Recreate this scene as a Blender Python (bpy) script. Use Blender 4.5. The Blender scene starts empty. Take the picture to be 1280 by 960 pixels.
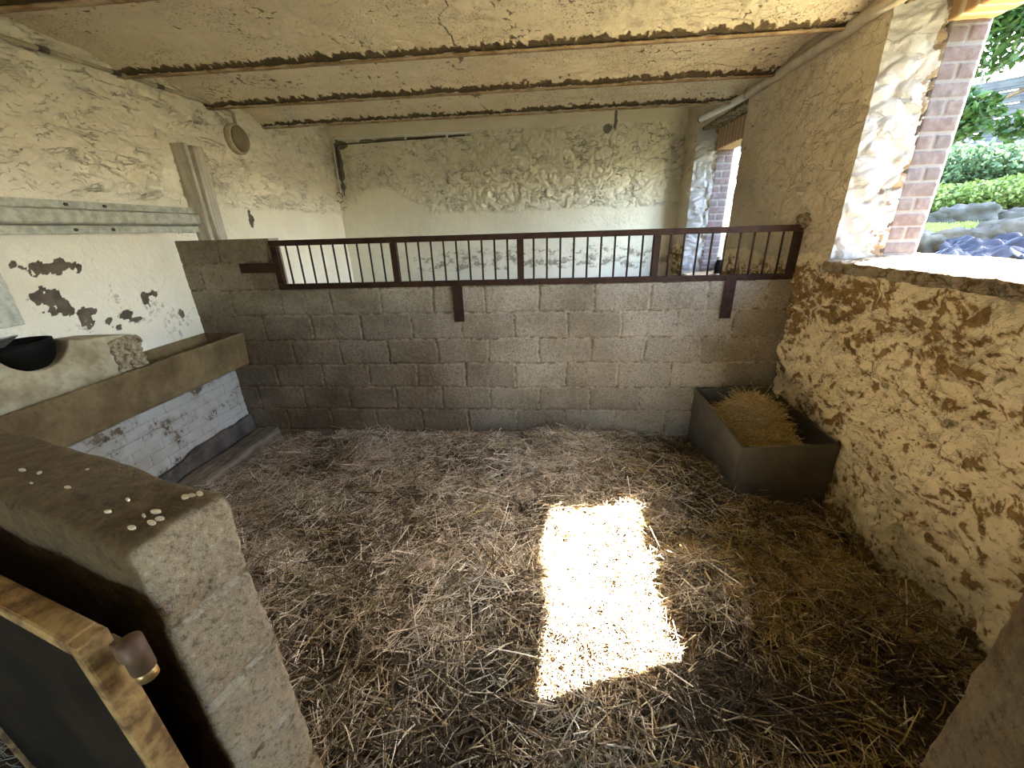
import bpy, bmesh, math, random
import numpy as np
from mathutils import Vector, Matrix

random.seed(7)
rng = np.random.default_rng(7)
scene = bpy.context.scene
COL = scene.collection
PI = math.pi

# ------------------------------------------------------------------ camera
F, CX, CY, H = 490.0, 640, 480, 1.884
vy = np.array([679 - CX, -(285 - CY), -F]); vy /= np.linalg.norm(vy)
vx = -np.array([-5600 - CX, -(483 - CY), -F]); vx /= np.linalg.norm(vx)
ax = vx - vx.dot(vy) * vy; ax /= np.linalg.norm(ax)
az = np.cross(ax, vy)
R = np.array([ax, vy, az])
cam_d = bpy.data.cameras.new('camera')
cam = bpy.data.objects.new('camera', cam_d); COL.objects.link(cam)
M4 = Matrix([list(R[0]) + [0], list(R[1]) + [0], list(R[2]) + [H], [0, 0, 0, 1]])
cam.matrix_world = M4
cam_d.sensor_width = 36; cam_d.lens = F / 1280 * 36; cam_d.clip_start = 0.02
scene.camera = cam

# ------------------------------------------------------------------ noise
_p = rng.permutation(512)
_g = rng.random(512) * 2 * PI
_gx, _gy = np.cos(_g), np.sin(_g)
def _h(i, j, s): return _p[(_p[(i + s * 17) & 511] + j) & 511]
def pn(x, y, s=0):
    xi = np.floor(x).astype(int); yi = np.floor(y).astype(int)
    xf = x - xi; yf = y - yi
    u = xf ** 3 * (xf * (xf * 6 - 15) + 10); v = yf ** 3 * (yf * (yf * 6 - 15) + 10)
    def g(a, b):
        h = _h(xi + a, yi + b, s); return _gx[h] * (xf - a) + _gy[h] * (yf - b)
    return (g(0, 0) * (1 - u) + g(1, 0) * u) * (1 - v) + (g(0, 1) * (1 - u) + g(1, 1) * u) * v
def fbm(x, y, o=4, s=0, gain=.5):
    r = 0; a = 1.0
    for k in range(o):
        r = r + a * pn(x, y, s + k); x = x * 2.03 + 3.1; y = y * 2.03 + 1.7; a *= gain
    return r
def worley(x, y, s=0):
    xi = np.floor(x).astype(int); yi = np.floor(y).astype(int)
    f1 = np.full(x.shape, 9.); f2 = np.full(x.shape, 9.); idn = np.zeros(x.shape)
    for a in (-1, 0, 1):
        for b in (-1, 0, 1):
            h = _h(xi + a, yi + b, s); h2 = _h(xi + a, yi + b, s + 5)
            d = np.hypot(xi + a + .1 + .8 * h / 511 - x, yi + b + .1 + .8 * h2 / 511 - y)
            c = d < f1
            f2 = np.where(c, f1, np.minimum(f2, d)); idn = np.where(c, h / 511, idn); f1 = np.where(c, d, f1)
    return f1, f2, idn
def ss(a, b, x):
    t = np.clip((x - a) / (b - a), 0, 1); return t * t * (3 - 2 * t)

# ------------------------------------------------------------------ object helpers
def mk(name, verts, faces, mat=None, parent=None, attrs=None, smooth=True):
    me = bpy.data.meshes.new(name)
    me.from_pydata([tuple(v) for v in verts], [], faces)
    fin(me, mat, attrs, smooth)
    return link(name, me, parent)
def mk_np(name, V, Fq, mat=None, parent=None, attrs=None, smooth=True):
    """V (n,3), Fq (m,k) all faces of k corners"""
    me = bpy.data.meshes.new(name)
    n, m, k = len(V), len(Fq), Fq.shape[1]
    me.vertices.add(n); me.vertices.foreach_set('co', np.ascontiguousarray(V, dtype=np.float32).ravel())
    me.loops.add(m * k); me.loops.foreach_set('vertex_index', np.ascontiguousarray(Fq, dtype=np.int32).ravel())
    me.polygons.add(m)
    me.polygons.foreach_set('loop_start', np.arange(0, m * k, k, dtype=np.int32))
    me.update(calc_edges=True)
    fin(me, mat, attrs, smooth)
    return link(name, me, parent)
def fin(me, mat, attrs, smooth):
    if attrs:
        for k, a in attrs.items():
            at = me.attributes.new(k, 'FLOAT', 'POINT'); at.data.foreach_set('value', np.ascontiguousarray(a, dtype=np.float32).ravel())
    if mat: me.materials.append(mat)
    me.polygons.foreach_set('use_smooth', [bool(smooth)] * len(me.polygons))
    me.update()
def link(name, me, parent=None):
    o = bpy.data.objects.new(name, me); COL.objects.link(o)
    if parent: o.parent = parent
    return o
def struct(o): o['kind'] = 'structure'; return o
def tag(o, label, cat, group=None, kind=None):
    o['label'] = label; o['category'] = cat
    if group: o['group'] = group
    if kind: o['kind'] = kind
    return o
def thing(name, loc, label, cat, rz=0, group=None):
    o = bpy.data.objects.new(name, None); COL.objects.link(o); o.location = loc; o.rotation_euler = (0, 0, rz)
    o.empty_display_size = .1
    return tag(o, label, cat, group)
def bmobj(name, bm, mat, parent=None, smooth=False, bevel=0, seg=2):
    if bevel:
        bmesh.ops.bevel(bm, geom=[e for e in bm.edges if e.calc_face_angle(0) > .5], offset=bevel, segments=seg, affect='EDGES', profile=.5)
    me = bpy.data.meshes.new(name); bm.to_mesh(me); bm.free()
    if mat: me.materials.append(mat)
    me.polygons.foreach_set('use_smooth', [bool(smooth)] * len(me.polygons))
    return link(name, me, parent)
def bbox(bm, x0, x1, y0, y1, z0, z1, rot=None):
    r = bmesh.ops.create_cube(bm, size=1)
    for v in r['verts']:
        v.co = Vector(((x0 + x1) / 2 + v.co.x * (x1 - x0), (y0 + y1) / 2 + v.co.y * (y1 - y0), (z0 + z1) / 2 + v.co.z * (z1 - z0)))
        if rot: v.co = rot @ v.co
    return r['verts']
def boxo(name, x0, x1, y0, y1, z0, z1, mat, parent=None, bevel=.003):
    bm = bmesh.new(); bbox(bm, x0, x1, y0, y1, z0, z1); return bmobj(name, bm, mat, parent, bevel=bevel)
def tube(bm, pts, r, n=8, caps=True):
    pts = [Vector(p) for p in pts]; rings = []
    for i, p in enumerate(pts):
        t = (pts[min(i + 1, len(pts) - 1)] - pts[max(i - 1, 0)]).normalized()
        a = t.cross(Vector((0, 0, 1)))
        if a.length < .05: a = t.cross(Vector((0, 1, 0)))
        a.normalize(); b = t.cross(a).normalized()
        rr = r[i] if isinstance(r, (list, tuple)) else r
        rings.append([bm.verts.new(p + (a * math.cos(k * 2 * PI / n) + b * math.sin(k * 2 * PI / n)) * rr) for k in range(n)])
    for i in range(len(rings) - 1):
        for k in range(n):
            bm.faces.new((rings[i][k], rings[i][(k + 1) % n], rings[i + 1][(k + 1) % n], rings[i + 1][k]))
    if caps:
        bm.faces.new(rings[0][::-1]); bm.faces.new(rings[-1])
    bmesh.ops.recalc_face_normals(bm, faces=bm.faces)
def grid_quads(nu, nv, keep=None):
    i, j = np.meshgrid(np.arange(nu - 1), np.arange(nv - 1), indexing='ij')
    a = i * nv + j
    q = np.stack([a, a + nv, a + nv + 1, a + 1], -1).reshape(-1, 4)
    if keep is not None: q = q[keep.reshape(-1)]
    return q
def wall_grid(name, o, U, V, lu, lv, res, fn, mat, hole=None, parent=None):
    """displaced sheet: fn(u, v) -> (height along U x V normal, attrs)"""
    nu, nv = int(lu / res) + 1, int(lv / res) + 1
    u, v = np.meshgrid(np.linspace(0, lu, nu), np.linspace(0, lv, nv), indexing='ij')
    h, at = fn(u, v)
    o, U, V = np.array(o, float), np.array(U, float), np.array(V, float); N = np.cross(U, V)
    P = o + u[..., None] * U + v[..., None] * V + h[..., None] * N
    keep = None
    if hole:
        uc = (u[:-1, :-1] + u[1:, 1:]) / 2; vc = (v[:-1, :-1] + v[1:, 1:]) / 2
        keep = ~hole(uc, vc)
    return mk_np(name, P.reshape(-1, 3), grid_quads(nu, nv, keep), mat, parent, at)
def rough_box(name, lo, hi, res, r, disp, mat, parent=None, xf=None, attr=None):
    """rounded box whose whole surface is displaced by disp(p, n)"""
    lo, hi = np.array(lo, float), np.array(hi, float)
    n = np.maximum(2, np.ceil((hi - lo) / res).astype(int))
    ids = {}; V = []; Fs = []
    def vid(k):
        if k not in ids: ids[k] = len(V); V.append(k)
        return ids[k]
    for a in range(3):
        b, c = (a + 1) % 3, (a + 2) % 3
        for s in (0, n[a]):
            for i in range(n[b]):
                for j in range(n[c]):
                    q = []
                    for di, dj in ((0, 0), (1, 0), (1, 1), (0, 1)):
                        k = [0, 0, 0]; k[a] = s; k[b] = i + di; k[c] = j + dj; q.append(vid(tuple(k)))
                    Fs.append(q if s else q[::-1])
    P = lo + np.array(V, float) / n * (hi - lo)
    inn = np.clip(P, lo + r, hi - r); d = P - inn; d /= np.linalg.norm(d, axis=1)[:, None] + 1e-12
    P = inn + d * r
    at = None
    if disp is not None:
        h = disp(P, d)
        if attr: at = attr(P, d)
        P = P + d * h[:, None]
    if xf is not None: P = P @ np.array(xf[0]).T + np.array(xf[1])
    return mk_np(name, P, np.array(Fs), mat, parent, at)

# ------------------------------------------------------------------ materials
class NT:
    def __init__(s, name):
        s.m = bpy.data.materials.new(name); s.m.use_nodes = True
        s.t = s.m.node_tree; s.b = s.t.nodes['Principled BSDF']; s.pos = None
    def n(s, typ, ins=None, **kw):
        nd = s.t.nodes.new(typ)
        for k, v in kw.items(): setattr(nd, k, v)
        for k, v in (ins or {}).items(): s.put(nd.inputs[k], v)
        return nd
    def put(s, sock, v):
        if isinstance(v, bpy.types.NodeSocket): s.t.links.new(v, sock)
        elif isinstance(v, tuple) and len(v) == 3 and sock.type == 'RGBA': sock.default_value = v + (1,)
        else: sock.default_value = v
    def P(s):
        if s.pos is None: s.pos = s.n('ShaderNodeNewGeometry').outputs['Position']
        return s.pos
    def noise(s, scale, detail=4, rough=.55, vec=None, dist=0):
        return s.n('ShaderNodeTexNoise', {'Vector': vec or s.P(), 'Scale': scale, 'Detail': detail, 'Roughness': rough, 'Distortion': dist}).outputs['Fac']
    def scaled(s, v3, vec=None):
        return s.n('ShaderNodeVectorMath', {0: vec or s.P(), 1: v3}, operation='MULTIPLY').outputs[0]
    def math(s, op, a, b=0.0, clamp=False):
        return s.n('ShaderNodeMath', {0: a, 1: b}, operation=op, use_clamp=clamp).outputs[0]
    def ramp(s, fac, a, b):
        return s.n('ShaderNodeMapRange', {0: fac, 1: a, 2: b, 3: 0.0, 4: 1.0}, interpolation_type='SMOOTHSTEP').outputs[0]
    def mix(s, f, a, b):
        nd = s.n('ShaderNodeMix', data_type='RGBA'); s.put(nd.inputs[0], f); s.put(nd.inputs[6], a); s.put(nd.inputs[7], b); return nd.outputs[2]
    def attr(s, name): return s.n('ShaderNodeAttribute', attribute_name=name).outputs['Fac']
    def bump(s, h, strength, dist, prev=None):
        nd = s.n('ShaderNodeBump', {'Height': h, 'Strength': strength, 'Distance': dist})
        if prev: s.t.links.new(prev, nd.inputs['Normal'])
        return nd.outputs[0]
    def out(s, col, rough=.9, normal=None, metal=0.0, spec=.25):
        s.put(s.b.inputs['Base Color'], col); s.put(s.b.inputs['Roughness'], rough); s.put(s.b.inputs['Metallic'], metal)
        s.b.inputs['Specular IOR Level'].default_value = spec
        if normal: s.t.links.new(normal, s.b.inputs['Normal'])
        return s.m

def limewash(name, base, base2, peel, dark, bumpd=.004, net=(5, 5, 11), chs=26, chl=.66, wear=.35, lines=1.0):
    t = NT(name)
    big = t.noise(1.7, 5, .6); fine = t.noise(42, 6, .7); mid = t.noise(12, 6, .65)
    c = t.mix(t.ramp(big, .35, .7), base, base2)
    pk = t.math('ADD', t.attr('peel'), t.math('MULTIPLY', t.math('SUBTRACT', mid, .5), .9))
    pk = t.math('ADD', pk, t.math('MULTIPLY', t.math('SUBTRACT', fine, .5), .95))
    pm = t.ramp(pk, .47, .54)
    c = t.mix(t.math('MULTIPLY', t.ramp(pk, .26, .42), wear), c, tuple(.45 * a + .55 * b for a, b in zip(base2, peel)))
    pc = t.mix(t.ramp(t.noise(14, 4), .35, .65), peel, tuple(v * .6 for v in peel))
    c = t.mix(pm, c, pc)
    dk = t.math('ADD', t.attr('crack'), t.math('MULTIPLY', t.math('SUBTRACT', fine, .5), .9))
    dm = t.ramp(dk, .46, .72)
    # fine crevices and chips between the rough stones, dark colour doubling as crease shade
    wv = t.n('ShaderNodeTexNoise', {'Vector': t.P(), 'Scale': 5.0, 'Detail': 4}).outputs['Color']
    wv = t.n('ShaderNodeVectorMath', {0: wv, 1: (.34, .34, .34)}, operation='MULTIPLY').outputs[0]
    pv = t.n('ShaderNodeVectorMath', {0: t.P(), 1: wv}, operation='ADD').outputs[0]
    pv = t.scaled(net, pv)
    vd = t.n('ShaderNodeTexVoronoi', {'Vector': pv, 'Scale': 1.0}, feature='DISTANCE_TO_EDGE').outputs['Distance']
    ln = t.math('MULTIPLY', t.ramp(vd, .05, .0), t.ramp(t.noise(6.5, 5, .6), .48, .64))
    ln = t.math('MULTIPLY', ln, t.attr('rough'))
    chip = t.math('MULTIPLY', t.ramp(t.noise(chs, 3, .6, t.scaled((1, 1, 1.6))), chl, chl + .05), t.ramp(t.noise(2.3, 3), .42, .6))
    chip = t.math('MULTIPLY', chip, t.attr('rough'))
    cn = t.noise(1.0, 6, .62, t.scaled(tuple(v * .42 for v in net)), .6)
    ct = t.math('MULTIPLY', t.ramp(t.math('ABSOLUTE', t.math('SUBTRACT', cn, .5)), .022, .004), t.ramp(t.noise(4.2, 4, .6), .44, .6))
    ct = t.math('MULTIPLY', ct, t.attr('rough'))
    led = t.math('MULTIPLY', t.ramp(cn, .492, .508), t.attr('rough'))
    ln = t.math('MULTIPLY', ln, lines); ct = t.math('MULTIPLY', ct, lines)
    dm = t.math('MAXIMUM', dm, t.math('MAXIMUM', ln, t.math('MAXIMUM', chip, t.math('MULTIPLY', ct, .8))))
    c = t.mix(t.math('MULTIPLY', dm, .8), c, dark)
    nm = t.bump(t.math('SUBTRACT', t.math('SUBTRACT', t.math('MULTIPLY', mid, 1.2), pm), t.math('MULTIPLY', dm, 1.5)), .9, bumpd * 2)
    nm = t.bump(led, .7, bumpd * 3, nm)
    nm = t.bump(fine, .7, bumpd * 2, nm)
    return t.out(c, .92, nm, spec=.15)
def simple(name, base, base2=None, scale=8, rough=.8, bumpd=.002, metal=0.0, spec=.25, bscale=40):
    t = NT(name); base2 = base2 or tuple(v * .7 for v in base)
    n1 = t.noise(scale, 6, .62); n2 = t.noise(bscale, 5, .6)
    c = t.mix(t.ramp(n1, .35, .66), base, base2)
    c = t.mix(t.math('MULTIPLY', t.ramp(n2, .5, .75), .35), c, tuple(v * .45 for v in base2))
    return t.out(c, rough, t.bump(n2, .5, bumpd), metal, spec)

M = {}
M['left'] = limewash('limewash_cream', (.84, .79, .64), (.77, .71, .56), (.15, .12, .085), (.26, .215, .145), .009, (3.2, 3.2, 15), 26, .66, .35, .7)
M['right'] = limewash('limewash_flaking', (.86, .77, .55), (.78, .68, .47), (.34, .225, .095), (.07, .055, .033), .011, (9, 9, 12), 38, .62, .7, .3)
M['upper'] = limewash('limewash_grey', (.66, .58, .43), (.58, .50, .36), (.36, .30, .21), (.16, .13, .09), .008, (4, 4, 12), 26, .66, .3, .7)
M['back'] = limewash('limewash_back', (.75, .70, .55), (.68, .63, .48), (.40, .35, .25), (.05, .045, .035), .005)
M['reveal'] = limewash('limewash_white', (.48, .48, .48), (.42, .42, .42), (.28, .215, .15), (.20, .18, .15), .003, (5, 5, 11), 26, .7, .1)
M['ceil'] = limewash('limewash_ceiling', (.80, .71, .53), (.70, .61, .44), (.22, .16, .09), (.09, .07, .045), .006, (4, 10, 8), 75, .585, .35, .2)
def block_mat(name, base, base2, mortar, grime):
    t = NT(name)
    sp = t.noise(75, 5, .8); mid = t.noise(22, 5, .7); big = t.noise(1.5, 4, .6)
    c = t.mix(t.attr('tint'), base, base2)
    c = t.mix(t.math('MULTIPLY', t.ramp(big, .45, .68), .55), c, grime)
    c = t.mix(t.math('MULTIPLY', t.ramp(sp, .50, .66), .85), c, tuple(v * .35 for v in base2))
    c = t.mix(t.math('MULTIPLY', t.ramp(sp, .47, .3), .5), c, tuple(min(1, v * 1.6) for v in base))
    mm = t.ramp(t.math('ADD', t.attr('mortar'), t.math('MULTIPLY', t.math('SUBTRACT', mid, .5), .6)), .4, .6)
    c = t.mix(t.math('MULTIPLY', mm, .8), c, t.mix(t.ramp(mid, .4, .6), mortar, grime))
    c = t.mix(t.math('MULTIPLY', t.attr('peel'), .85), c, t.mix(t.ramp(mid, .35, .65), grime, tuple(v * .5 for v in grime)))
    nm = t.bump(sp, .9, .010); nm = t.bump(mid, .6, .010, nm)
    return t.out(c, .93, nm, spec=.12)
M['block'] = block_mat('concrete_block', (.345, .30, .225), (.25, .213, .158), (.36, .315, .22), (.125, .088, .042))
M['pier'] = block_mat('pier_block', (.45, .37, .25), (.37, .30, .20), (.50, .45, .34), (.13, .082, .036))
M['brick'] = None
def brick_mat():
    t = NT('weathered_brick')
    n = t.noise(18, 5, .65); f = t.noise(90, 4, .6)
    c = t.mix(t.attr('tint'), (.066, .043, .039), (.056, .048, .049))
    c = t.mix(t.ramp(n, .4, .7), c, (.085, .07, .068))
    mm = t.ramp(t.math('ADD', t.attr('mortar'), t.math('MULTIPLY', t.math('SUBTRACT', n, .5), .5)), .4, .6)
    c = t.mix(mm, c, (.10, .092, .088))
    return t.out(c, .9, t.bump(f, .6, .003), spec=.15)
M['brick'] = brick_mat()
def arch_brick():
    t = NT('tan_brick')
    n = t.noise(18, 5, .65)
    c = t.mix(t.attr('tint'), (.42, .26, .13), (.34, .22, .12))
    c = t.mix(t.attr('mortar'), c, (.6, .53, .42))
    return t.out(c, .9, t.bump(n, .6, .004), spec=.15)
M['archbrick'] = arch_brick()
M['rust'] = simple('rust_red_steel', (.040, .019, .011), (.022, .012, .008), 14, .75, .0012, .0, .12, 80)
M['rusty'] = simple('rusty_frame', (.42, .265, .10), (.13, .07, .028), 22, .75, .006, .1, .3, 60)
M['flange'] = simple('rusty_flange', (.44, .34, .22), (.22, .13, .06), 7, .85, .003, 0, .2, 40)
M['darksheet'] = simple('dark_sheet', (.024, .016, .008), (.010, .007, .004), 5, .7, .003, 0, .1, 30)
M['galv'] = simple('galvanised', (.50, .50, .41), (.33, .33, .27), 22, .55, .001, .35, .4, 60)
M['timber'] = None
def wood(name, a, b, sc=(3, 3, 40)):
    t = NT(name)
    v = t.scaled(sc); g = t.noise(1.0, 6, .65, v); n = t.noise(7, 4)
    c = t.mix(t.ramp(g, .35, .65), a, b); c = t.mix(t.math('MULTIPLY', t.ramp(n, .5, .75), .5), c, tuple(x * .5 for x in b))
    return t.out(c, .88, t.bump(g, .6, .003), spec=.15)
M['timber'] = wood('weathered_timber', (.52, .48, .40), (.34, .31, .25), (40, 40, 2))
M['sleeper'] = wood('old_sleeper', (.20, .165, .12), (.09, .072, .05), (30, 3, 30))
M['trough'] = simple('trough_concrete', (.18, .13, .06), (.085, .056, .024), 3.2, .85, .003, 0, .2, 30)
M['surround'] = simple('drinker_concrete', (.40, .35, .23), (.22, .175, .10), 5, .88, .004, 0, .2, 26)
M['rubble'] = simple('broken_concrete', (.32, .26, .16), (.08, .06, .035), 32, .95, .01, 0, .1, 50)
M['kerb'] = simple('grey_kerb', (.115, .10, .082), (.055, .048, .038), 7, .9, .008, 0, .15, 40)
M['black'] = simple('black_iron', (.004, .0045, .004), (.006, .0055, .0045), 9, .6, .001, 0, .06)
M['paddle'] = simple('steel_paddle', (.34, .33, .30), (.15, .12, .08), 20, .5, .001, .4, .4)
M['boxgrey'] = simple('grey_feed_box', (.10, .088, .066), (.065, .057, .043), 4, .6, .001, 0, .3, 22)
M['white'] = simple('white_plastic', (.78, .78, .75), (.7, .7, .66), 4, .5, .0005, 0, .35)
M['conduit'] = simple('painted_conduit', (.42, .37, .27), (.30, .26, .18), 10, .6, .001, 0, .3)
M['lampglass'] = simple('dusty_glass', (.15, .12, .06), (.22, .18, .10), 6, .3, .0005, 0, .5, 12)
M['lampbase'] = simple('lamp_base', (.55, .49, .36), (.42, .36, .25), 10, .6, .001)
M['brass'] = simple('brass_pin', (.55, .38, .15), (.3, .2, .09), 30, .4, .001, .7, .5)
M['steelbrown'] = simple('brown_steel', (.16, .095, .05), (.09, .05, .03), 25, .6, .0015, .2, .4)
M['batten'] = simple('painted_batten', (.55, .50, .40), (.42, .37, .28), 8, .85, .002)
M['chaff'] = simple('pale_chaff', (.7, .62, .46), (.6, .5, .34), 30, .8, .0005)
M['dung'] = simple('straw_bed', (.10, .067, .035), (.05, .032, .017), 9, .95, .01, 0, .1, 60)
M['rock'] = simple('garden_stone', (.058, .056, .044), (.03, .03, .022), 5, .9, .008, 0, .2, 26)
M['soil'] = simple('garden_soil', (.12, .11, .06), (.07, .075, .03), 3, .95, .01)
M['grass'] = simple('grass_blades', (.15, .19, .035), (.20, .22, .06), 6, .7, .001)
M['tarp'] = simple('navy_tarp', (.007, .010, .019), (.010, .014, .024), 4, .6, .001, 0, .15, 14)
M['sleeper_out'] = wood('grey_planks', (.10, .105, .115), (.055, .058, .065), (2, 2, 30))
M['left_plain'] = simple('plain_limewash', (.66, .60, .46), (.55, .48, .35), 4, .9, .008)
M['outerwall'] = simple('outer_masonry', (.35, .31, .26), (.25, .22, .18), 4, .9, .01)
def straw_mat(name, cols, rough=.6):
    t = NT(name)
    ri = t.n('ShaderNodeNewGeometry').outputs['Random Per Island']
    cr = t.n('ShaderNodeValToRGB'); t.put(cr.inputs[0], ri)
    e = cr.color_ramp.elements
    while len(e) < len(cols): e.new(.5)
    for k, c in enumerate(cols):
        e[k].position = k / (len(cols) - 1); e[k].color = c + (1,)
    n = t.noise(1.6, 4, .6); n2 = t.noise(7, 4, .6)
    c = t.mix(t.math('MULTIPLY', t.ramp(n2, .48, .72), .45), cr.outputs[0], (.13, .085, .042))
    return t.out(c, rough, None, spec=.3)
M['oldstraw'] = straw_mat('soiled_straw', [(.04, .027, .015), (.085, .06, .035), (.15, .11, .068), (.065, .046, .027), (.24, .19, .12)])  # soiled lower stalks, darkened further so their colour carries the gap shade
M['goldstraw'] = straw_mat('golden_straw', [(.20, .125, .04), (.40, .27, .095), (.54, .39, .16), (.30, .19, .062), (.62, .49, .25)])
M['straw'] = straw_mat('straw_stalks', [(.12, .085, .05), (.30, .23, .145), (.52, .43, .30), (.74, .66, .51), (.35, .25, .13), (.86, .80, .66), (.19, .135, .08), (.58, .49, .35)])
M['hay'] = straw_mat('hay_stalks', [(.30, .20, .08), (.56, .41, .18), (.72, .56, .28), (.44, .30, .12), (.80, .66, .38)])
def leaf_mat(name, cols):
    t = NT(name)
    ri = t.n('ShaderNodeNewGeometry').outputs['Random Per Island']
    c = t.mix(ri, cols[0], cols[1])
    m = t.out(c, .5, None, spec=.35)
    t.b.inputs['Transmission Weight'].default_value = 0
    tr = t.n('ShaderNodeBsdfTranslucent', {'Color': c}); mx = t.n('ShaderNodeMixShader', {0: .28})
    o = t.t.nodes['Material Output']
    t.t.links.new(t.b.outputs[0], mx.inputs[1]); t.t.links.new(tr.outputs[0], mx.inputs[2]); t.t.links.new(mx.outputs[0], o.inputs[0])
    return m
M['leaf'] = leaf_mat('tree_leaves', ((.014, .038, .006), (.042, .088, .016)))
M['shrub'] = leaf_mat('shrub_leaves', ((.05, .10, .045), (.13, .20, .10)))
M['shrub2'] = leaf_mat('lime_leaves', ((.09, .14, .025), (.17, .23, .06)))
M['bark'] = wood('tree_bark', (.16, .12, .08), (.08, .06, .04), (9, 9, 2))

# ------------------------------------------------------------------ layout
XL, XR, YP, YB = -3.1, 1.95, 3.285, 6.38
BEAMS = [(2.36, 3.0), (3.28, 3.0), (4.09, 3.0), (4.85, 3.0)]
Y_FRONT = -2.6
ZT = 3.3
W1 = dict(y0=1.66, y1=2.80, iy0=1.55, iy1=2.94, sill=1.635, top=2.84, itop=2.99)
W2 = dict(y0=4.70, y1=5.76, iy0=4.60, iy1=5.92, sill=1.25, top=2.72, itop=2.97)

# ---- left wall: rubble stone above, smooth render below
PEELS = [(2.30, 1.745, .13, .035), (2.40, 1.775, .05, .05), (2.26, 1.55, .065, .06), (2.32, 1.50, .05, .055),
         (2.41, 1.41, .04, .06), (2.43, 1.46, .05, .04), (2.87, 1.47, .035, .045), (2.93, 1.485, .03, .02),
         (2.55, 1.36, .04, .03), (2.66, 1.37, .05, .025), (3.12, 1.30, .02, .025), (4.28, 2.09, .03, .08), (2.60, 1.30, .02, .02), (2.74, 1.33, .05, .014)]
STAIN = [(2.66, 1.50, .11, .08), (2.38, 1.36, .1, .06), (3.42, 1.95, .1, .05), (2.75, 1.30, .16, .05), (3.06, 1.25, .20, .13), (2.9, 1.38, .12, .10)]
def left_fn(u, v):
    y = u + Y_FRONT; z = v - .3
    wx = fbm(y * 3, z * 3, 3, 3) * .25; wz = fbm(y * 3 + 9, z * 3, 3, 4) * .22
    f1, f2, idn = worley((y + wx) * 2.9, (z + wz) * 6.2, 2)
    edge = f2 - f1
    stone = ss(.0, .32, edge) * .022 + (idn - .5) * .024
    f1b, f2b, idb = worley((y + wx * 1.4) * 6.3, (z + wz * 1.3) * 11, 8)
    stone += ss(0, .3, f2b - f1b) * .008 + (idb - .5) * .012
    q = z * 5.2 + fbm(y * 2.1, z * 3.2, 5, 111, .6) * 2.0
    saw = q - np.floor(q); led = np.minimum(saw, 1 - saw)
    lm = ss(-.15, .25, fbm(y * 2.6, z * 3.4, 3, 121))
    stone = stone * .5 + (1 - saw) * .030 * lm * ss(0, .05, saw)*1.5
    rgh = stone + fbm(y * 5, z * 9, 5, 11, .6) * .040
    split = 2.17 + fbm(y * 2, y * 0, 3, 21) * .03
    up = ss(-.02, .03, z - split)
    low = fbm(y * 1.5, z * 1.5, 4, 31) * .012 + .012
    h = low * (1 - up) + (rgh - .004) * up
    for (a, b, c, d) in ((3.48, 3.75, 1.8, 2.68), (4.15, 4.53, 2.62, 2.98), (1.0, 3.72, 1.9, 2.16)):
        m = ss(a - .08, a, y) * ss(b + .08, b, y) * ss(c - .08, c, z) * ss(d + .08, d, z)
        h = h * (1 - m) + np.minimum(h, .012) * m
    h = np.where(z > 2.9, np.minimum(h, .03), h)
    msk = fbm(y * 1.3, z * 1.7, 3, 51)
    crack = ss(.09, .015, edge) * ss(-.05, .25, fbm(y * 4, z * 6, 3, 41) + msk * .4) * up * .95
    crack = np.maximum(crack * .6, ss(.045, .0, led) * lm * ss(-.12, .12, fbm(y * 5, z * 5, 3, 131)) * up * .62)  # ledge edges darkened as well, crease shade put into the colour
    crack = np.maximum(crack, ss(.03, .0, np.abs(z - split)) * .5 * ss(-.1, .2, fbm(y * 6, z, 3, 5)))
    peel = np.zeros_like(y)
    dn = fbm(y * 9, z * 9, 4, 61); dn2 = fbm(y * 30, z * 30, 3, 65)
    for (a, b, ra, rb) in PEELS:
        d = np.hypot((y - a) / ra, (z - b) / rb) + dn * 1.35 + dn2 * .7
        peel = np.maximum(peel, ss(1.25, .8, d))
    grime = ss(1.35, .95, z) * (.28 + .3 * fbm(y * 3, z * 3, 3, 71)) * ss(2.5, 2.9, y) + ss(.55, .1, z) * .3
    peel = np.maximum(peel, np.clip(grime, 0, 1) * (1 - up))
    st = np.zeros_like(y)
    for (a, b, ra, rb) in STAIN:
        st = np.maximum(st, ss(1.3, .6, np.hypot((y - a) / ra, (z - b) / rb) + dn * .9))
    crack = np.maximum(crack, st * (.50 + .25 * dn2))
    return h, {'peel': peel, 'crack': crack, 'rough': up}
# normal of U x V must face +X : U=+Y, V=+Z
struct(wall_grid('wall_left', (XL, Y_FRONT, -.3), (0, 1, 0), (0, 0, 1), YB - Y_FRONT + .1, 3.75, .0125, left_fn, M['left']))

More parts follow.
